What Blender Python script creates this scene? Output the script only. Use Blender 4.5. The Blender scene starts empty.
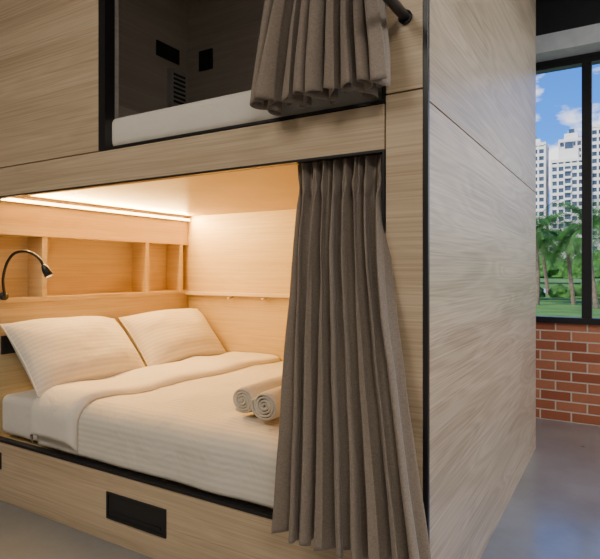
import bpy, bmesh, math, random
from mathutils import Vector, noise, Matrix
random.seed(4)
scene = bpy.context.scene
COL = scene.collection

# ---------------------------------------------------------------- materials
def newmat(name):
    m = bpy.data.materials.new(name); m.use_nodes = True
    nt = m.node_tree; b = nt.nodes['Principled BSDF']
    return m, nt, b
def plain(name, col, rough=0.5, metal=0.0, noise_amt=0.06, nscale=12, bump=0.0, bscale=60):
    m, nt, b = newmat(name)
    b.inputs['Roughness'].default_value = rough; b.inputs['Metallic'].default_value = metal
    g = nt.nodes.new('ShaderNodeNewGeometry')
    n = nt.nodes.new('ShaderNodeTexNoise'); n.inputs['Scale'].default_value = nscale
    nt.links.new(g.outputs['Position'], n.inputs['Vector'])
    r = nt.nodes.new('ShaderNodeValToRGB')
    c0 = [max(0, c*(1-noise_amt)) for c in col]; c1 = [min(1, c*(1+noise_amt)) for c in col]
    r.color_ramp.elements[0].color = (*c0, 1); r.color_ramp.elements[1].color = (*c1, 1)
    r.color_ramp.elements[0].position = .3; r.color_ramp.elements[1].position = .7
    nt.links.new(n.outputs['Fac'], r.inputs['Fac']); nt.links.new(r.outputs['Color'], b.inputs['Base Color'])
    if bump:
        n2 = nt.nodes.new('ShaderNodeTexNoise'); n2.inputs['Scale'].default_value = bscale
        nt.links.new(g.outputs['Position'], n2.inputs['Vector'])
        bp = nt.nodes.new('ShaderNodeBump'); bp.inputs['Strength'].default_value = bump; bp.inputs['Distance'].default_value = .005
        nt.links.new(n2.outputs['Fac'], bp.inputs['Height']); nt.links.new(bp.outputs['Normal'], b.inputs['Normal'])
    return m
def wood(name, dark, light, rough=0.42, big=(0.45, 0.45, 5.0), lo=.68, hi=1.34, ring=.05):
    m, nt, b = newmat(name)
    N = nt.nodes.new; L = nt.links.new
    g = N('ShaderNodeNewGeometry'); oi = N('ShaderNodeObjectInfo')
    mul = N('ShaderNodeMath'); mul.operation = 'MULTIPLY'; mul.inputs[1].default_value = 13.0
    L(oi.outputs['Random'], mul.inputs[0])
    add = N('ShaderNodeVectorMath'); add.operation = 'ADD'
    L(g.outputs['Position'], add.inputs[0]); L(mul.outputs[0], add.inputs[1])
    def nz(scl, s, det, dist):
        mp = N('ShaderNodeMapping'); mp.inputs['Scale'].default_value = scl
        L(add.outputs[0], mp.inputs['Vector'])
        n = N('ShaderNodeTexNoise'); n.inputs['Scale'].default_value = s; n.inputs['Detail'].default_value = det
        n.inputs['Distortion'].default_value = dist
        L(mp.outputs[0], n.inputs['Vector']); return n
    a = nz(big, 1.5, 1.5, .35)
    s = N('ShaderNodeMath'); s.operation = 'MULTIPLY'; s.inputs[1].default_value = 75.0; L(a.outputs['Fac'], s.inputs[0])
    sn = N('ShaderNodeMath'); sn.operation = 'SINE'; L(s.outputs[0], sn.inputs[0])
    f = nz((.42, .42, 55), 3.0, 3, .1)
    f2 = nz((1.6, 1.6, 170), 3.0, 2, .0)
    m1 = N('ShaderNodeMath'); m1.operation = 'MULTIPLY_ADD'; m1.inputs[1].default_value = ring; L(sn.outputs[0], m1.inputs[0]); L(f.outputs['Fac'], m1.inputs[2])
    m3 = N('ShaderNodeMath'); m3.operation = 'MULTIPLY_ADD'; m3.inputs[1].default_value = .35; L(f2.outputs['Fac'], m3.inputs[0]); L(m1.outputs[0], m3.inputs[2])
    m2 = N('ShaderNodeMath'); m2.operation = 'MULTIPLY_ADD'; m2.inputs[1].default_value = .7; L(a.outputs['Fac'], m2.inputs[0]); L(m3.outputs[0], m2.inputs[2])
    r = N('ShaderNodeValToRGB')
    mr = N('ShaderNodeMapRange'); mr.inputs['From Min'].default_value = lo; mr.inputs['From Max'].default_value = hi
    L(m2.outputs[0], mr.inputs['Value']); r.color_ramp.elements[0].position = 0
    r.color_ramp.elements[0].color = (*dark, 1); r.color_ramp.elements[1].color = (*light, 1)
    L(mr.outputs[0], r.inputs['Fac']); L(r.outputs['Color'], b.inputs['Base Color'])
    b.inputs['Roughness'].default_value = rough
    bp = N('ShaderNodeBump'); bp.inputs['Strength'].default_value = .08; bp.inputs['Distance'].default_value = .002
    L(f2.outputs['Fac'], bp.inputs['Height']); L(bp.outputs['Normal'], b.inputs['Normal'])
    return m
def emis(name, col, st):
    m, nt, b = newmat(name)
    b.inputs['Emission Color'].default_value = (*col, 1); b.inputs['Emission Strength'].default_value = st
    b.inputs['Base Color'].default_value = (*col, 1)
    return m

M_front = wood('oak_front', (.41, .295, .18), (.66, .51, .34))
M_side = wood('oak_side', (.33, .25, .17), (.62, .50, .365), rough=.36, lo=.72, hi=1.28, ring=.08)
M_in = wood('oak_interior', (.50, .365, .175), (.68, .535, .30), rough=.45)
M_dark = wood('upper_interior_laminate', (.46, .41, .36), (.64, .58, .51), rough=.4)
M_black = plain('black_metal', (.012, .012, .013), .35)
M_blackp = plain('black_plastic', (.015, .015, .016), .5)
M_gap = plain('seam_dark', (.05, .035, .025), .9)

def linen(name, col, stripe=True, rough=.85, bump=.4):
    m, nt, b = newmat(name); N = nt.nodes.new; L = nt.links.new
    uv = N('ShaderNodeUVMap'); uv.uv_map = 'UVMap'
    sp = N('ShaderNodeSeparateXYZ'); L(uv.outputs[0], sp.inputs[0])
    mu = N('ShaderNodeMath'); mu.operation = 'MULTIPLY'; mu.inputs[1].default_value = 2*math.pi/.026; L(sp.outputs['Y'], mu.inputs[0])
    sn = N('ShaderNodeMath'); sn.operation = 'SINE'; L(mu.outputs[0], sn.inputs[0])
    r = N('ShaderNodeValToRGB'); r.color_ramp.elements[0].position = .35; r.color_ramp.elements[1].position = .65
    k = .90 if stripe else 1
    r.color_ramp.elements[0].color = (col[0]*k, col[1]*k, col[2]*k, 1); r.color_ramp.elements[1].color = (*col, 1)
    ma = N('ShaderNodeMath'); ma.operation = 'MULTIPLY_ADD'; ma.inputs[1].default_value = .5; ma.inputs[2].default_value = .5
    L(sn.outputs[0], ma.inputs[0]); L(ma.outputs[0], r.inputs['Fac']); L(r.outputs['Color'], b.inputs['Base Color'])
    b.inputs['Roughness'].default_value = rough; b.inputs['Sheen Weight'].default_value = .15
    g = N('ShaderNodeNewGeometry'); n = N('ShaderNodeTexNoise'); n.inputs['Scale'].default_value = 6; n.inputs['Detail'].default_value = 3
    n.inputs['Distortion'].default_value = .6
    L(g.outputs['Position'], n.inputs['Vector'])
    bp = N('ShaderNodeBump'); bp.inputs['Strength'].default_value = bump; bp.inputs['Distance'].default_value = .03
    L(n.outputs['Fac'], bp.inputs['Height']); L(bp.outputs['Normal'], b.inputs['Normal'])
    return m
M_linen = linen('striped_white_linen', (.74, .68, .58))
M_pillow = linen('pillowcase_linen', (.75, .69, .59), True, .85, .25)
M_sheet = linen('white_sheet', (.75, .695, .605), False)
M_towel = plain('terry_towel', (.70, .64, .54), .95, bump=.9, bscale=350)

def fabric(name, col):
    m, nt, b = newmat(name); N = nt.nodes.new; L = nt.links.new
    g = N('ShaderNodeNewGeometry')
    mp = N('ShaderNodeMapping'); mp.inputs['Scale'].default_value = (600, 600, 90); L(g.outputs['Position'], mp.inputs['Vector'])
    n = N('ShaderNodeTexNoise'); n.inputs['Scale'].default_value = 1; L(mp.outputs[0], n.inputs['Vector'])
    mp2 = N('ShaderNodeMapping'); mp2.inputs['Scale'].default_value = (90, 90, 700); L(g.outputs['Position'], mp2.inputs['Vector'])
    n2 = N('ShaderNodeTexNoise'); n2.inputs['Scale'].default_value = 1; L(mp2.outputs[0], n2.inputs['Vector'])
    ad = N('ShaderNodeMath'); L(n.outputs['Fac'], ad.inputs[0]); L(n2.outputs['Fac'], ad.inputs[1])
    hf = N('ShaderNodeMath'); hf.operation = 'MULTIPLY'; hf.inputs[1].default_value = .5; L(ad.outputs[0], hf.inputs[0])
    r = N('ShaderNodeValToRGB'); r.color_ramp.elements[0].position = .35; r.color_ramp.elements[1].position = .65
    r.color_ramp.elements[0].color = (*[c*.75 for c in col], 1); r.color_ramp.elements[1].color = (*[c*1.2 for c in col], 1)
    L(hf.outputs[0], r.inputs['Fac']); L(r.outputs['Color'], b.inputs['Base Color'])
    b.inputs['Roughness'].default_value = .9; b.inputs['Sheen Weight'].default_value = .2
    return m
M_curt = fabric('taupe_curtain_weave', (.225, .178, .138))

# ---------------------------------------------------------------- helpers
def empty(name):
    e = bpy.data.objects.new(name, None); COL.objects.link(e); return e
def finish(name, bm, mat, parent=None, smooth=False):
    me = bpy.data.meshes.new(name); bm.normal_update(); bm.to_mesh(me); bm.free()
    o = bpy.data.objects.new(name, me); COL.objects.link(o)
    for mm in (mat if isinstance(mat, list) else [mat]): me.materials.append(mm)
    if smooth:
        for p in me.polygons: p.use_smooth = True
    if parent: o.parent = parent
    return o
def addbox(bm, x0, x1, y0, y1, z0, z1, mi=0):
    v = [bm.verts.new(p) for p in [(x0,y0,z0),(x1,y0,z0),(x1,y1,z0),(x0,y1,z0),(x0,y0,z1),(x1,y0,z1),(x1,y1,z1),(x0,y1,z1)]]
    for f in [(0,3,2,1),(4,5,6,7),(0,1,5,4),(1,2,6,5),(2,3,7,6),(3,0,4,7)]:
        fc = bm.faces.new([v[i] for i in f]); fc.material_index = mi
def box(name, x0, x1, y0, y1, z0, z1, mat, parent=None, bevel=0.0):
    bm = bmesh.new(); c = ((x0+x1)/2, (y0+y1)/2, (z0+z1)/2)
    addbox(bm, x0-c[0], x1-c[0], y0-c[1], y1-c[1], z0-c[2], z1-c[2])
    o = finish(name, bm, mat, parent); o.location = c
    if bevel:
        md = o.modifiers.new('b', 'BEVEL'); md.width = bevel; md.segments = 2
    return o
def tube(bm, pts, rad, seg=12, cap=True):
    pts = [Vector(p) for p in pts]; rings = []; up = Vector((0.3, .2, 1)).normalized()
    for i, p in enumerate(pts):
        t = (pts[min(i+1, len(pts)-1)] - pts[max(i-1, 0)]).normalized()
        a = t.cross(up); 
        if a.length < .05: a = t.cross(Vector((1, 0, 0)))
        a.normalize(); b = t.cross(a)
        r = rad[i] if isinstance(rad, (list, tuple)) else rad
        rings.append([bm.verts.new(p + a*r*math.cos(2*math.pi*k/seg) + b*r*math.sin(2*math.pi*k/seg)) for k in range(seg)])
    for i in range(len(rings)-1):
        for k in range(seg):
            bm.faces.new((rings[i][k], rings[i][(k+1)%seg], rings[i+1][(k+1)%seg], rings[i+1][k]))
    if cap:
        bm.faces.new(rings[0][::-1]); bm.faces.new(rings[-1])

# ---------------------------------------------------------------- dimensions
YF = 1.613           # front face of the pod
XR = -.515           # side face of the pod
XH = -2.88           # head wall
YB = 3.12            # back wall of the berths
YE = 3.94            # end of the side panel
CEIL = 3.45
XL = -4.6
YW = 4.75            # window wall
XO = -.654           # right jamb of openings
T = .03
ZB, ZT = .313, 1.576
ZC = 1.612
UB = 1.742; UT = 3.25; UX = -1.975

# ---------------------------------------------------------------- pod
pod = empty('bunk_bed_pod')
g = .0025
def P(n, *a, mat=M_front, bev=.0015): return box(n, *a, mat, pod, bev)
P('base_rail_panel', XL, XR-.016, YF, YF+T, .0, ZB-.008)
P('left_panel', XL, XH-.006, YF, YF+T, ZB-.006, ZT)
P('lintel_panel', XL, XO-g, YF, YF+T, ZT+.008, UB-.010-g)
P('upper_left_panel', XL, UX-.045, YF, YF+T, UB-.010+g, CEIL)
P('upper_head_panel', UX-.045, XO, YF, YF+T, UT, CEIL)
P('post_lower', XO+g, XR-.016, YF, YF+T, ZB-.008, 1.757-g)
P('post_upper', XO+g, XR-.016, YF, YF+T, 1.757+g, CEIL)
P('front_seam_backing', XL, XR-.02, YF+T+.0005, YF+T+.004, ZT+.045, UB-.02, mat=M_gap)
P('post_seam_backing', XO+.002, XR-.02, YF+T+.0005, YF+T+.004, ZB, CEIL, mat=M_gap)
P('corner_trim', XR-.0155, XR+.001, YF-.001, YF+.016, 0, CEIL, mat=M_black)
P('side_panel_lower', XR-T, XR, YF+.0165, YE, 0, 1.716, mat=M_side)
P('side_panel_upper', XR-T, XR, YF+.0165, YE, 1.721, CEIL, mat=M_side)
P('side_seam_backing', XR-T-.006, XR-T-.001, YF+T+.005, YE-.01, 1.6, 1.85, mat=M_gap)
P('end_panel', XL, XR-T-.001, YE-T, YE, 0, CEIL, mat=M_side)
# black frames
P('lower_frame_top', XH-.004, XO, YF-.004, YF+T, ZT, ZT+.008, mat=M_black, bev=0)
P('lower_frame_side', XO-.008, XO, YF-.004, YF+T, ZB-.006, ZT, mat=M_black, bev=0)
P('lower_frame_sill', XH-.004, XO, YF-.004, YF+T, ZB-.007, ZB+.006, mat=M_black, bev=0)
P('upper_frame_sill', UX, XO, YF-.004, YF+T, UB-.010, UB, mat=M_black, bev=0)
P('upper_frame_jamb', UX-.043, UX, YF-.004, YF+T+.02, UB-.010, UT, mat=M_black, bev=0)
P('upper_frame_side', XO-.010, XO, YF-.004, YF+T, UB, UT, mat=M_black, bev=0)
# lower berth interior
def I(n, *a, mat=M_in, bev=.001): return box(n, *a, mat, pod, bev)
I('berth_base', XH, XR-T-.002, YF+T+.001, YB, .26, .30)
I('berth_ceiling', XH-.15, XR-T-.002, YF+T+.005, YB+.02, ZC+.001, 1.67)
I('berth_back_wall', XH-.15, XR-T-.002, YB, YB+.02, .30, ZC)
I('berth_foot_wall', XO-.001, XR-T-.006, YF+T+.005, YB-.001, .31, ZC)
NZ0, NZ1 = 1.022, 1.412
I('head_wall_lower', XH-.018, XH, YF+T+.001, YB-.001, .30, NZ0)
I('head_wall_upper', XH-.018, XH, YF+T+.001, YB-.001, NZ1, ZC)
I('niche_back', XH-.150, XH-.135, YF+T+.001, YB-.001, NZ0-.02, NZ1+.02)
I('niche_shelf', XH-.134, XH+.014, YF+T+.001, YB-.002, NZ0, NZ0+.024)
I('niche_top', XH-.134, XH+.008, YF+T+.001, YB-.002, NZ1-.020, NZ1)
for i, y in enumerate((1.905, 2.69, 3.03)):
    I('niche_divider_%d' % (i+1), XH-.134, XH+.006, y, y+.03, NZ0+.0245, NZ1-.0205)
M_lip = wood('oak_ledge_pale', (.66, .52, .36), (.78, .64, .46), rough=.4)
I('back_ledge', XH+.015, XO-.002, YB-.045, YB-.001, 1.014, 1.037, mat=M_lip)
for i, x in enumerate((-2.45, -2.15, -1.85)):
    bm = bmesh.new(); tube(bm, [(x, YB-.002, 1.003), (x, YB-.050, .996)], .008); finish('ledge_peg_%d' % (i+1), bm, M_lip, pod, True)
# upper berth interior
def U(n, *a, mat=M_dark): return box(n, *a, mat, pod, .001)
U('upper_deck', XH, XR-T-.002, YF+T+.001, YB, 1.70, UB-.004, mat=M_in)
U('upper_back_wall', XH-.05, XR-T-.002, YB, YB+.02, 1.70, CEIL)
U('upper_head_wall', XH-.02, XH, YF+T+.005, YB-.001, 1.70, CEIL)
U('upper_foot_wall', XO-.001, XR-T-.006, YF+T+.005, YB-.001, 1.75, CEIL)
U('upper_jamb_return', UX-.06, UX-.044, YF+T+.005, YF+T+.08, 1.75, CEIL)
U('upper_ceiling', XH, XR-T-.002, YF+T+.005, YB, CEIL-.06, CEIL-.03)
def slot(name, x0, x1, z0, z1):
    e = empty(name)
    box('rim_top', x0, x1, YF-.006, YF-.0005, z1-.012, z1, M_black, e)
    box('rim_bottom', x0, x1, YF-.006, YF-.0005, z0, z0+.012, M_black, e)
    box('rim_left', x0, x0+.012, YF-.006, YF-.0005, z0+.012, z1-.012, M_black, e)
    box('rim_right', x1-.012, x1, YF-.006, YF-.0005, z0+.012, z1-.012, M_black, e)
    box('recess', x0+.012, x1-.012, YF-.002, YF-.0005, z0+.012, z1-.012, M_blackp, e)
    box('finger_lip', x0+.03, x1-.03, YF-.005, YF-.002, z0+.022, z0+.034, M_black, e)
slot('drawer_handle', -1.965, -1.605, .105, .222)
slot('drawer_handle', -3.14, -2.78, .165, .25)

# ---------------------------------------------------------------- LED strip
led = empty('led_strip_light')
box('aluminium_channel', XH+.001, XH+.022, YF+T+.01, YB-.003, 1.572, 1.592, plain('led_channel', (.5, .4, .3), .4), led)
box('diffuser', XH+.0225, XH+.027, YF+T+.012, YB-.005, 1.574, 1.590, emis('warm_led', (1, .68, .30), 18), led)
def area(name, loc, rot, sx, sy, power, col, parent=None):
    l = bpy.data.lights.new(name, 'AREA'); l.shape = 'RECTANGLE'; l.size = sx; l.size_y = sy; l.energy = power; l.color = col
    o = bpy.data.objects.new(name, l); COL.objects.link(o); o.location = loc; o.rotation_euler = rot
    if parent: o.parent = parent
    return o
area('strip_glow', (XH+.03, (YF+YB)/2+.01, 1.582), (0, math.radians(-75), 0), .02, 1.4, 60, (1, .58, .18), led)

# ---------------------------------------------------------------- cloth surfaces
def gridmesh(name, nu, nv, fn, uvfn, mat, solid=0.0, off=-1, parent=None, flip=False):
    bm = bmesh.new(); uvl = bm.loops.layers.uv.new('UVMap')
    vs = [[bm.verts.new(fn(i/nu, j/nv)) for j in range(nv+1)] for i in range(nu+1)]
    for i in range(nu):
        for j in range(nv):
            idx = ((i, j), (i, j+1), (i+1, j+1), (i+1, j)) if flip else ((i, j), (i+1, j), (i+1, j+1), (i, j+1))
            f = bm.faces.new([vs[a][b] for a, b in idx])
            for lp, (a, b) in zip(f.loops, idx):
                lp[uvl].uv = uvfn(a/nu, b/nv)
    o = finish(name, bm, mat, parent, True)
    if solid:
        md = o.modifiers.new('s', 'SOLIDIFY'); md.thickness = solid; md.offset = off
    return o

# mattress
def mattress(parent, x0, x1, y0, y1, z0, z1):
    o = box('mattress_body', x0, x1, y0, y1, z0, z1, M_sheet, parent); md = o.modifiers.new('b', 'BEVEL'); md.width = .035; md.segments = 5
    for p in o.data.polygons: p.use_smooth = True
mt = empty('mattress')
mattress(mt, XH+.01, XO-.012, YF+.042, YB-.008, .322, .532)
m2 = empty('mattress')
mattress(m2, XH+.01, XO-.012, YF+.035, YB-.008, UB+.002, 1.888)

# duvet, profile across the width: back flat -> rounded edge -> drops down the front
YR = YF+.115; RR = .095; DT = .578
def prof(s, off):
    flat = YB-.012 - YR
    R = RR + off
    if s < flat: return (YB-.012 - s, DT+off)
    a = (s-flat)/R
    if a < math.pi/2: return (YR - R*math.sin(a), DT+off - R*(1-math.cos(a)))
    return (YR - R, DT+off - R - (s-flat-R*math.pi/2))
LEN = (YB-.012-YR) + RR*math.pi/2 + .150
def duv(x, s, off):
    y, z = prof(s, off)
    n = noise.noise((x*1.8, s*2.3, 1.0))*.020 + noise.noise((x*4.5+s*2, s*4, 4))*.010
    n += .016*max(0, noise.noise((x*2.2+s*3.5, s*3-x*5, 7)))
    fr = max(0, min(1, (s-1.3)/.15))
    y2 = y - fr*(noise.noise((x*4, 2, z*3))*.012)
    return Vector((x, y2, z + n*(1-fr)))
def fe(v): return -2.19 + .17*(1-v)
duvet = empty('duvet')
gridmesh('duvet_cover', 130, 100, lambda u, v: duv(-2.50+(XO-.02+2.50)*u, v*LEN, 0), lambda u, v: (u*1.9, v*LEN), M_linen, .020, -1, duvet, True)
def foldfn(u, v):
    x0 = -2.54 + .06*(1-v); x1 = fe(v) + .014*noise.noise((v*5, 0, 0)); x = x0 + (x1-x0)*u
    edge = max(0, 1-abs(2*u-1)**9)
    return duv(x, v*(LEN-.002), .003+.036*edge**.6)
gridmesh('folded_top', 48, 100, foldfn, lambda u, v: (v*LEN, u*.3+.003), M_sheet, .004, -1, duvet, True)

# pillows
def pillow(name, loc, rot, w=.66, h=.43, th=.17, seed=0):
    e = empty(name)
    def side(sg):
        def fn(u, v):
            a, b = 2*u-1, 2*v-1
            x = a*w/2*(1 - .05*(1-b*b)*abs(a)**3*1.0)
            y = b*h/2*(1-.07*(1-a*a)*abs(b)**3)
            t = (max(0, 1-abs(a)**2.8)**.58)*(max(0, 1-abs(b)**2.8)**.58)
            wr = noise.noise((a*1.6+seed, b*1.6, seed))*.12 + noise.noise((a*4+seed, b*5, seed+3))*.02
            wr += .04*math.sin(9*math.atan2(abs(b)-1.1, abs(a)-1.1)*2)*(abs(a*b)**1.2)
            sag = -.02*a*a*b if b > 0 else 0
            return Vector((x, y+sag, sg*th/2*t*(1+wr)))
        return fn
    M = Matrix.Translation(loc) @ rot
    for nm, sg in (('pillow_front', 1), ('pillow_reverse', -1)):
        f = side(sg)
        o = gridmesh(nm, 60, 44, lambda u, v: M @ f(u, v), lambda u, v: (u*w, v*h), M_pillow, 0, 0, e)
    bm = bmesh.new(); f = side(1); pts = []
    for k in range(30): pts.append(M @ f(k/30, 0))
    for k in range(20): pts.append(M @ f(1, k/20))
    for k in range(30): pts.append(M @ f(1-k/30, 1))
    for k in range(21): pts.append(M @ f(0, 1-k/20))
    tube(bm, pts, .004, 6); finish('piping', bm, M_sheet, e, True)
    return e
def prot(tilt, yaw, roll=0):
    B = Matrix(((0, 0, 1, 0), (1, 0, 0, 0), (0, 1, 0, 0), (0, 0, 0, 1)))
    return Matrix.Rotation(math.radians(yaw), 4, 'Z') @ Matrix.Rotation(math.radians(-tilt), 4, 'Y') @ B @ Matrix.Rotation(math.radians(roll), 4, 'Z')
pillow('pillow', (-2.645, 2.745, .744), prot(43, -5, 2), .70, .46, .23, 3)
pillow('pillow', (-2.660, 2.000, .736), prot(45, 3, -3), .75, .50, .25, 8)
pillow('pillow', (-2.66, 2.32, 2.06), prot(30, 0, 0), .66, .42, .15, 12)

# rolled towels
def towel(name, x, y0, y1, z, r, ph):
    e = empty(name)
    turns = 4.2; n = 150; L = 14
    def fn(u, v):
        a = u*turns*2*math.pi + ph; rr = r*(.10+.90*u) + .0012*noise.noise((a*2, v*8, ph))
        y = y0+(y1-y0)*v
        e0 = min(v, 1-v); rr *= (1-.10*max(0, 1-e0/.06)**2*u)
        return Vector((x + rr*math.cos(-a), y + .002*math.sin(a*1.5), z + .93*rr*math.sin(-a)))
    gridmesh('terry_roll', n, L, fn, lambda u, v: (u, v), M_towel, .008, -1, e)
towel('rolled_towel', -1.370, 1.81, 2.17, .656, .065, 1.0)
towel('rolled_towel', -1.228, 1.765, 2.125, .660, .070, 2.2)

# ---------------------------------------------------------------- curtains
def lerp(a, b, t): return a+(b-a)*t
def interp(tab, t):
    for (a, va), (b, vb) in zip(tab, tab[1:]):
        if t <= b:
            k = (t-a)/(b-a)
            return va+(vb-va)*k
    return tab[-1][1]
def curtain(name, zt, zb, xl, xr, yc, amp, nf, seed, pleats=True, hemvar=.01, NU=420, NV=90, harm=0.0):
    e = empty(name)
    def fn(u, v):
        z = lerp(zt, zb, v)
        ph = 2*math.pi*nf*u + 1.9*noise.noise((u*4+seed, v*.8, seed)) + 1.3*v*noise.noise((u*7, seed, 2))
        A = interp(amp, v)*(1+.6*noise.noise((u*nf*.9, v*1.5, seed+5)))
        hv = harm*max(0, 1-v/.5)
        y = interp(yc, v) + A*math.sin(ph) + (.22+hv)*A*math.sin(2.7*ph+seed+v*2)
        x = lerp(interp(xl, v), interp(xr, v), u) + .45*A*math.sin(2*ph)*min(1, .3+v*1.2)
        if pleats:
            if v < .10:
                k = 1-v/.10
                pk = max(0, -math.sin(ph))**3
                y += -k*.004*pk + k*.007*math.sin(ph*4)
            pinch = math.exp(-((v-.085)/.025)**2)
            x += -.35*pinch*(A*math.sin(2*ph))
        x += .004*noise.noise((u*9, v*7, seed)); 
        z += hemvar*v**6*math.sin(ph*.5+1)
        return Vector((x, y, z))
    o = gridmesh('cloth', NU, NV, fn, lambda u, v: (u, v), M_curt, .003, 0, e)
    return e
c1 = curtain('curtain', 1.592, .335,
        [(0, -1.01), (.1, -.992), (.4, -.970), (.75, -.965), (1, -.97)],
        [(0, -.672), (.12, -.665), (.3, -.635), (.6, -.575), (1, -.485)],
        [(0, 1.672), (.1, 1.645), (.25, 1.60), (.42, 1.565), (.6, 1.545), (1, 1.50)],
        [(0, .016), (.1, .022), (.3, .028), (1, .040)], 8.0, 3.3, harm=.25)
c2 = curtain('curtain', 3.20, 1.765,
        [(0, -1.03), (.6, -1.06), (.75, -1.08), (.88, -1.10), (1, -1.12)],
        [(0, -.672), (.6, -.668), (.8, -.65), (1, -.605)],
        [(0, 1.68), (.5, 1.635), (.85, 1.555), (1, 1.54)],
        [(0, .02), (.5, .035), (.85, .048), (1, .062)], 9.0, 9.1, hemvar=.014, harm=.3)
def rod(name, z, x0, x1, y):
    e = empty(name)
    M = M_in if z < 2 else M_black
    box('rail', x0, x1, y-.009, y+.009, z, z+.009, M, e, .001)
    for i, x in enumerate((x0+.05, (x0+x1)/2, x1-.05)): box('bracket_%d' % i, x-.01, x+.01, y-.006, y+.006, z+.0095, z+(.0175 if z < 2 else .17), M, e)
rod('curtain_rail', 1.594, XH+.04, XO-.01, 1.672)
rod('curtain_rail', 3.205, -1.9, -.67, 1.68)

# grab rail standing off the post
e = empty('grab_rail'); gx = -.585
bm = bmesh.new()
tube(bm, [(gx, YF-.001, 1.985), (gx, 1.42, 1.985), (gx, 1.375, 1.995), (gx, 1.352, 2.03), (gx, 1.35, 2.30), (gx, 1.35, 2.72), (gx, 1.375, 2.76), (gx, 1.42, 2.77), (gx, YF-.001, 2.77)], .016, 14)
finish('bar', bm, M_black, e, True)
for i, z in enumerate((1.985, 2.77)):
    bm = bmesh.new(); tube(bm, [(gx, YF-.0005, z), (gx, YF-.01, z)], .022, 20); finish('flange_%d' % (i+1), bm, M_black, e, True)

# ---------------------------------------------------------------- reading lamp
e = empty('reading_lamp')
bm = bmesh.new(); tube(bm, [(XH+.015, 1.668, 1.060), (XH+.034, 1.668, 1.060)], .022, 24); finish('wall_mount', bm, M_black, e, True)
pts = []
ctrl = [Vector(p) for p in ((XH+.034, 1.668, 1.064), (XH+.05, 1.650, 1.15), (XH+.085, 1.650, 1.235), (XH+.14, 1.66, 1.288), (XH+.21, 1.685, 1.296), (XH+.265, 1.71, 1.265), (XH+.29, 1.725, 1.22))]
for i in range(len(ctrl)-1):
    p0, p1, p2, p3 = ctrl[max(i-1, 0)], ctrl[i], ctrl[i+1], ctrl[min(i+2, len(ctrl)-1)]
    for k in range(8):
        t = k/8
        pts.append(.5*((2*p1)+(-p0+p2)*t+(2*p0-5*p1+4*p2-p3)*t*t+(-p0+3*p1-3*p2+p3)*t**3))
pts.append(ctrl[-1])
bm = bmesh.new(); tube(bm, pts, .0075, 10); finish('gooseneck', bm, M_black, e, True)
bm = bmesh.new(); d = (pts[-1]-pts[-3]).normalized(); p = pts[-1]
tube(bm, [p-d*.008, p+d*.004, p+d*.02, p+d*.055, p+d*.058], [.010, .016, .020, .022, .018], 20); finish('lamp_head', bm, M_black, e, True)
bm = bmesh.new(); tube(bm, [p+d*.0585, p+d*.0595], .016, 20); finish('lens', bm, emis('lamp_lens', (1, .8, .55), 1.0), e)

def socket(name, y0, y1, z0, z1, x=XH):
    e = empty(name)
    box('plate', x+.0005, x+.010, y0, y1, z0, z1, M_blackp, e, .002)
    yc = (y0+y1)/2; zc = (z0+z1)/2
    for i, dy in enumerate((-.25, .25)):
        box('socket_well_%d' % i, x+.0102, x+.012, yc+dy*(y1-y0)-.014, yc+dy*(y1-y0)+.014, zc-.02, zc+.02, M_black, e, .001)
socket('power_socket', 1.665, 1.775, .745, .845)
socket('power_socket', 2.79, 3.02, 2.74, 2.85)
e = empty('air_vent_control')
box('housing', XH+.0005, XH+.05, 2.90, 3.05, 2.40, 2.68, plain('grey_plastic', (.45, .43, .41), .5), e, .004)
for i in range(7): box('louvre_%d' % i, XH+.0505, XH+.055, 2.915, 3.035, 2.43+i*.033, 2.445+i*.033, M_blackp, e)
e = empty('light_switch')
box('plate', -2.76, -2.63, YB-.012, YB-.0005, 2.70, 2.85, M_blackp, e, .002)
box('rocker', -2.725, -2.665, YB-.018, YB-.0122, 2.74, 2.81, M_black, e, .002)

# ---------------------------------------------------------------- room
m, nt, b = newmat('polished_concrete'); N = nt.nodes.new; L = nt.links.new
gg = N('ShaderNodeNewGeometry')
n1 = N('ShaderNodeTexNoise'); n1.inputs['Scale'].default_value = 1.4; n1.inputs['Detail'].default_value = 9; n1.inputs['Roughness'].default_value = .65
L(gg.outputs['Position'], n1.inputs['Vector'])
r = N('ShaderNodeValToRGB'); r.color_ramp.elements[0].position = .3; r.color_ramp.elements[1].position = .7
r.color_ramp.elements[0].color = (.15, .16, .165, 1); r.color_ramp.elements[1].color = (.27, .285, .29, 1)
L(n1.outputs['Fac'], r.inputs['Fac']); L(r.outputs['Color'], b.inputs['Base Color'])
r2 = N('ShaderNodeMapRange'); r2.inputs['To Min'].default_value = .22; r2.inputs['To Max'].default_value = .38
L(n1.outputs['Fac'], r2.inputs['Value']); L(r2.outputs[0], b.inputs['Roughness'])
b.inputs['Coat Weight'].default_value = .8; b.inputs['Coat Roughness'].default_value = .17; b.inputs['Coat IOR'].default_value = 1.8
M_floor = m
X0, X1, Y0 = -5.0, 4.2, -4.5
box('floor', X0-.2, X1+.2, Y0-.2, YW+.25, -.12, 0, M_floor)
box('ceiling', X0-.2, X1+.2, Y0-.2, YW+.25, CEIL+.001, CEIL+.15, plain('dark_ceiling_paint', (.045, .047, .052), .8))
M_wall = plain('warm_white_wall', (.62, .60, .57), .8)
box('wall_left', X0-.2, X0, Y0, YW, 0, CEIL, plain('brown_wall', (.22, .17, .13), .8))
box('wall_right', X1, X1+.2, Y0, YW, 0, CEIL, M_wall)
box('wall_front', X0-.2, X1+.2, Y0-.2, Y0, 0, CEIL, M_wall)
m, nt, b = newmat('red_brick'); N = nt.nodes.new; L = nt.links.new
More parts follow.
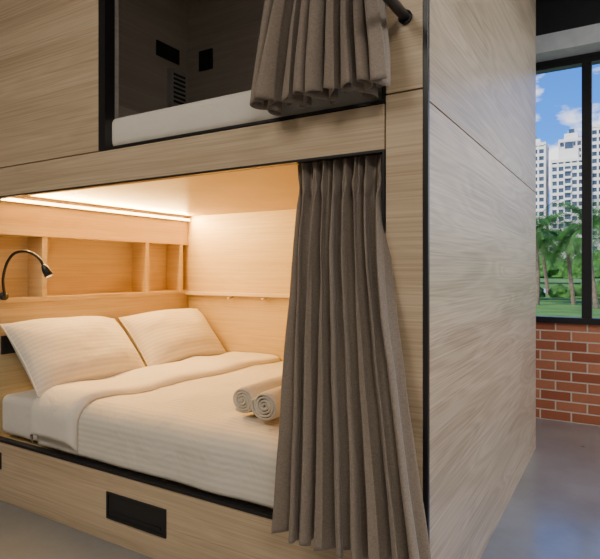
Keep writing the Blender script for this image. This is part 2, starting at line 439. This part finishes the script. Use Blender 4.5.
gg = N('ShaderNodeNewGeometry'); sp = N('ShaderNodeSeparateXYZ'); L(gg.outputs['Position'], sp.inputs[0])
cb = N('ShaderNodeCombineXYZ'); ax = N('ShaderNodeMath'); L(sp.outputs['X'], ax.inputs[0]); L(sp.outputs['Y'], ax.inputs[1])
L(ax.outputs[0], cb.inputs['X']); L(sp.outputs['Z'], cb.inputs['Y'])
bt = N('ShaderNodeTexBrick'); bt.inputs['Scale'].default_value = 1; bt.inputs['Brick Width'].default_value = .225; bt.inputs['Row Height'].default_value = .0795
bt.inputs['Mortar Size'].default_value = .0065; bt.inputs['Mortar Smooth'].default_value = .3
bt.inputs['Color1'].default_value = (.38, .10, .045, 1); bt.inputs['Color2'].default_value = (.60, .22, .11, 1); bt.inputs['Mortar'].default_value = (.72, .61, .49, 1)
L(cb.outputs[0], bt.inputs['Vector'])
nn = N('ShaderNodeTexNoise'); nn.inputs['Scale'].default_value = 45; L(gg.outputs['Position'], nn.inputs['Vector'])
mx = N('ShaderNodeMixRGB'); mx.blend_type = 'MULTIPLY'; mx.inputs['Fac'].default_value = .2; L(bt.outputs['Color'], mx.inputs['Color1']); L(nn.outputs['Fac'], mx.inputs['Color2'])
L(mx.outputs[0], b.inputs['Base Color']); b.inputs['Roughness'].default_value = .85
bp = N('ShaderNodeBump'); bp.invert = True; bp.inputs['Strength'].default_value = .8; bp.inputs['Distance'].default_value = .008
L(bt.outputs['Fac'], bp.inputs['Height']); L(bp.outputs['Normal'], b.inputs['Normal'])
M_brick = m
WX0, WX1, SILL, HEAD = -1.35, 3.4, .79, 2.86
bm = bmesh.new()
addbox(bm, X0, X1, YW, YW+.22, 0, SILL); addbox(bm, X0, WX0, YW, YW+.22, SILL, CEIL)
addbox(bm, WX1, X1, YW, YW+.22, SILL, CEIL); addbox(bm, WX0, WX1, YW, YW+.22, HEAD, CEIL, 1)
finish('wall_back', bm, [M_brick, plain('dark_wall_paint', (.05, .052, .056), .8)])
box('ceiling_beam', X0, X1, YW-.20, YW-.001, 2.88, 3.02, plain('light_grey_beam', (.80, .82, .85), .6), None, .004)
w = empty('window_1')
def W(n, *a): return box(n, *a, M_black, w, .002)
W('sill_bar', WX0, WX1, YW-.02, YW+.08, SILL-.012, SILL+.035)
W('head_bar', WX0, WX1, YW-.015, YW+.08, HEAD-.05, HEAD)
k = 0
for x in (WX0, -.29, .79, 1.87, 2.95, WX1-.07):
    W('mullion_%d' % k, x, x+.07, YW-.01, YW+.08, SILL+.035, HEAD-.05); k += 1
mg, nt, b = newmat('window_glass'); N = nt.nodes.new; L = nt.links.new
tr = N('ShaderNodeBsdfTransparent'); gl = N('ShaderNodeBsdfGlossy'); gl.inputs['Roughness'].default_value = .02; fr = N('ShaderNodeFresnel'); fr.inputs['IOR'].default_value = 1.12
ms = N('ShaderNodeMixShader'); L(fr.outputs[0], ms.inputs[0]); L(tr.outputs[0], ms.inputs[1]); L(gl.outputs[0], ms.inputs[2]); L(ms.outputs[0], nt.nodes['Material Output'].inputs['Surface'])
box('glass', WX0+.01, WX1-.01, YW+.04, YW+.046, SILL+.03, HEAD-.05, mg, w)

# ---------------------------------------------------------------- exterior
ME_grass = plain('lawn', (.07, .19, .02), .95, noise_amt=.4, nscale=.8)
bm = bmesh.new(); addbox(bm, -300, 300, YW+.3, 700, -.9, -.6); finish('lawn', bm, ME_grass)
bm = bmesh.new(); addbox(bm, -120, 120, 14, 19, -.598, -.56); finish('pavement', bm, plain('pavement_stone', (.36, .35, .33), .9))
bm = bmesh.new(); addbox(bm, -150, 150, 46, 56, -.598, -.57); finish('street', bm, plain('asphalt', (.40, .40, .41), .9))
ME_fac = plain('white_facade', (.74, .725, .69), .7, noise_amt=.04, nscale=.2)
ME_glz = plain('facade_glazing', (.04, .07, .12), .25, noise_amt=.3, nscale=.3)
def tower(name, cx, cy, w, dpt, h, fl=3.8, bays=6, crown=0):
    bm = bmesh.new()
    addbox(bm, cx-w/2+.5, cx+w/2-.5, cy-dpt/2+.5, cy+dpt/2-.5, -.6, h-.6, 1)
    z = 3
    while z < h:
        addbox(bm, cx-w/2, cx+w/2, cy-dpt/2, cy+dpt/2, z, z+fl*.40, 0); z += fl
    for i in range(bays+1):
        x = cx-w/2 + i*w/bays
        addbox(bm, x-.4, x+.4, cy-dpt/2-.25, cy-dpt/2+.6, -.6, h, 0)
    for i in range(bays+1):
        y = cy-dpt/2 + i*dpt/bays
        addbox(bm, cx+w/2-.6, cx+w/2+.25, y-.4, y+.4, -.6, h, 0)
    addbox(bm, cx-w*.09, cx+w*.09, cy-dpt/2-.32, cy-dpt/2-.26, 4, h-3, 1)
    zz = 4
    while zz < h-3:
        addbox(bm, cx-w*.10, cx+w*.10, cy-dpt/2-1.3, cy-dpt/2-.33, zz, zz+1.1, 0); zz += fl
    addbox(bm, cx-w/2-.4, cx+w/2+.4, cy-dpt/2-.4, cy+dpt/2+.4, h-.4, h+1.2, 0)
    if crown:
        addbox(bm, cx-w*.3, cx+w*.3, cy-dpt*.3, cy+dpt*.3, h+1.2, h+crown, 0)
        addbox(bm, cx-w*.12, cx+w*.12, cy-dpt*.12, cy+dpt*.12, h+crown, h+crown*1.6, 1)
    finish(name, bm, [ME_fac, ME_glz])
tower('apartment_tower', -44.5, 330, 14, 14, 70, bays=4, crown=4)
tower('apartment_tower', -26.0, 326, 16, 15, 59, bays=5, crown=7)
tower('apartment_tower', -27, 356, 12, 14, 76, bays=4, crown=5)
tower('apartment_tower', -6, 333, 19, 15, 77, bays=6, crown=6)
tower('apartment_tower', 20, 345, 22, 15, 52, bays=7, crown=4)
tower('apartment_tower', 50, 330, 20, 18, 80, bays=6, crown=4)
tower('apartment_tower', -75, 350, 24, 18, 60, bays=7, crown=4)
tower('apartment_tower', -30, 250, 60, 12, 12, bays=20)

ME_trunk = plain('palm_bark', (.17, .13, .09), .95, noise_amt=.3, nscale=8)
ME_leaf = plain('palm_leaf', (.035, .13, .012), .6, noise_amt=.6, nscale=3)
def palm(x, y, h, s, seed):
    rnd = random.Random(seed); bm = bmesh.new()
    pts = [(x+.25*s*math.sin(i/6*1.2+seed), y, -.598+(h+.6)*i/8) for i in range(9)]
    tube(bm, pts, [s*(.11-.005*i) for i in range(9)], 8)
    for f in bm.faces: f.material_index = 0
    top = Vector(pts[-1])
    for k in range(28):
        az = 2*math.pi*k/28 + rnd.uniform(-.2, .2); el = rnd.uniform(-.2, 1.35); Lf = s*rnd.uniform(1.5, 2.0)
        d = Vector((math.cos(az)*math.cos(el), math.sin(az)*math.cos(el), math.sin(el)))
        side = Vector((-math.sin(az), math.cos(az), 0)); p = top.copy(); nseg = 26
        for i in range(nseg):
            p = p + d*(Lf/nseg); d = (d + Vector((0, 0, -.075))).normalized()
            wl = s*.6*math.sin(math.pi*(.12+.85*i/nseg))
            for sg in (-1, 1):
                tip = p + side*sg*wl*.75 + d*wl*.5 + Vector((0, 0, -wl*.55))
                a = bm.verts.new(p); b_ = bm.verts.new(p + d*(Lf/nseg*.55)); c = bm.verts.new(tip)
                fc = bm.faces.new((a, b_, c)); fc.material_index = 1
    finish('palm_tree', bm, [ME_trunk, ME_leaf])
for i, (x, y, h, s) in enumerate(((-4.1, 30, 3.2, 1.1), (-2.5, 31, 2.7, 1.0), (-1.2, 29, 3.3, 1.1), (-5.9, 33, 3.4, 1.1), (1.0, 30, 3.2, 1.0), (3.5, 28, 3.5, 1.1), (6.5, 31, 3.1, 1.0), (-8.5, 29, 3.4, 1.0), (-4.8, 42, 3.6, 1.3), (-2.9, 41, 3.2, 1.3), (-.8, 43, 3.8, 1.3))):
    palm(x, y, h, s, i+1)
ME_bush = plain('shrub_leaf', (.035, .12, .015), .9, noise_amt=.6, nscale=2.5, bump=1, bscale=6)
def shrubs(name, x0, x1, y, n, r0, r1, seed):
    rnd = random.Random(seed); bm = bmesh.new()
    for i in range(n):
        c = Vector((x0+(x1-x0)*(i+rnd.random())/n, y+rnd.uniform(-1.5, 1.5), -.4)); r = rnd.uniform(r0, r1)
        ret = bmesh.ops.create_icosphere(bm, subdivisions=3, radius=1)
        for v in ret['verts']:
            d = v.co.copy(); k = 1+.35*noise.noise(d*2.2+c)+.2*noise.noise(d*6+c)
            v.co = c + Vector((d.x*r*1.1*k, d.y*r*k, max(-.2, d.z*r*k)+.25*r))
    finish(name, bm, ME_bush)
shrubs('hedge', -14, 14, 37, 26, .5, .9, 5)
shrubs('hedge', -60, 50, 80, 46, 2.2, 3.4, 7)

# ---------------------------------------------------------------- world
wd = bpy.data.worlds.new('sky'); scene.world = wd; wd.use_nodes = True; nt = wd.node_tree; N = nt.nodes.new; L = nt.links.new
bg = nt.nodes['Background']
tc = N('ShaderNodeTexCoord'); sp = N('ShaderNodeSeparateXYZ'); L(tc.outputs['Generated'], sp.inputs[0])
r = N('ShaderNodeValToRGB'); cr = r.color_ramp
cr.elements[0].position = 0; cr.elements[0].color = (.22, .50, .95, 1); cr.elements[1].position = .5; cr.elements[1].color = (.010, .09, .50, 1)
el = cr.elements.new(.22); el.color = (.04, .24, .85, 1)
L(sp.outputs['Z'], r.inputs['Fac'])
mp = N('ShaderNodeMapping'); mp.inputs['Scale'].default_value = (3.2, 3.2, 7.5); mp.inputs['Location'].default_value = (1.3, .4, .2); L(tc.outputs['Generated'], mp.inputs['Vector'])
n = N('ShaderNodeTexNoise'); n.inputs['Scale'].default_value = 1.5; n.inputs['Detail'].default_value = 9; n.inputs['Roughness'].default_value = .55; L(mp.outputs[0], n.inputs['Vector'])
sub = N('ShaderNodeMath'); sub.operation = 'MULTIPLY_ADD'; sub.inputs[1].default_value = -.70; L(sp.outputs['Z'], sub.inputs[0]); L(n.outputs['Fac'], sub.inputs[2])
r2 = N('ShaderNodeValToRGB'); r2.color_ramp.elements[0].position = .325; r2.color_ramp.elements[1].position = .40
L(sub.outputs[0], r2.inputs['Fac'])
mx = N('ShaderNodeMixRGB'); L(r2.outputs['Color'], mx.inputs['Fac']); L(r.outputs['Color'], mx.inputs['Color1']); mx.inputs['Color2'].default_value = (1, 1, 1, 1)
L(mx.outputs[0], bg.inputs['Color']); bg.inputs['Strength'].default_value = 2.0
s = bpy.data.lights.new('sun', 'SUN'); s.energy = 6; s.angle = .01; s.color = (1, .93, .82)
so = bpy.data.objects.new('sun', s); COL.objects.link(so); so.rotation_euler = (math.radians(48), 0, math.radians(-25))

# ---------------------------------------------------------------- added fill lights (ceiling panels out of view)
M_pan = emis('fill_panel_diffuser', (1, .95, .88), 2.0)
def panel(x, y, sx, sy, pw, col):
    e = empty('fill_light_panel')  # unseen panel, added to brighten the room and pod faces
    box('housing', x-sx/2-.03, x+sx/2+.03, y-sy/2-.03, y+sy/2+.03, CEIL-.06, CEIL-.005, M_black, e)
    box('diffuser', x-sx/2, x+sx/2, y-sy/2, y+sy/2, CEIL-.066, CEIL-.061, M_pan, e)
    area('glow', (x, y, CEIL-.07), (0, 0, 0), sx, sy, pw, col, e)
panel(-2.0, -1.0, 1.6, 1.6, 52, (1, .89, .74))
panel(1.4, -1.2, 1.6, 1.6, 62, (1, .93, .83))
panel(2.0, 2.4, 1.4, 2.0, 110, (.95, .97, 1))

# ---------------------------------------------------------------- camera
cd = bpy.data.cameras.new('camera'); cam = bpy.data.objects.new('camera', cd); COL.objects.link(cam)
cam.location = (0, 0, 1.2); cam.rotation_euler = (math.radians(90), 0, math.radians(31.0))
cd.sensor_width = 36; cd.sensor_fit = 'HORIZONTAL'; cd.lens = 541/600*36; cd.shift_y = -9.5/600
cd.clip_start = .02; cd.clip_end = 2000
scene.camera = cam
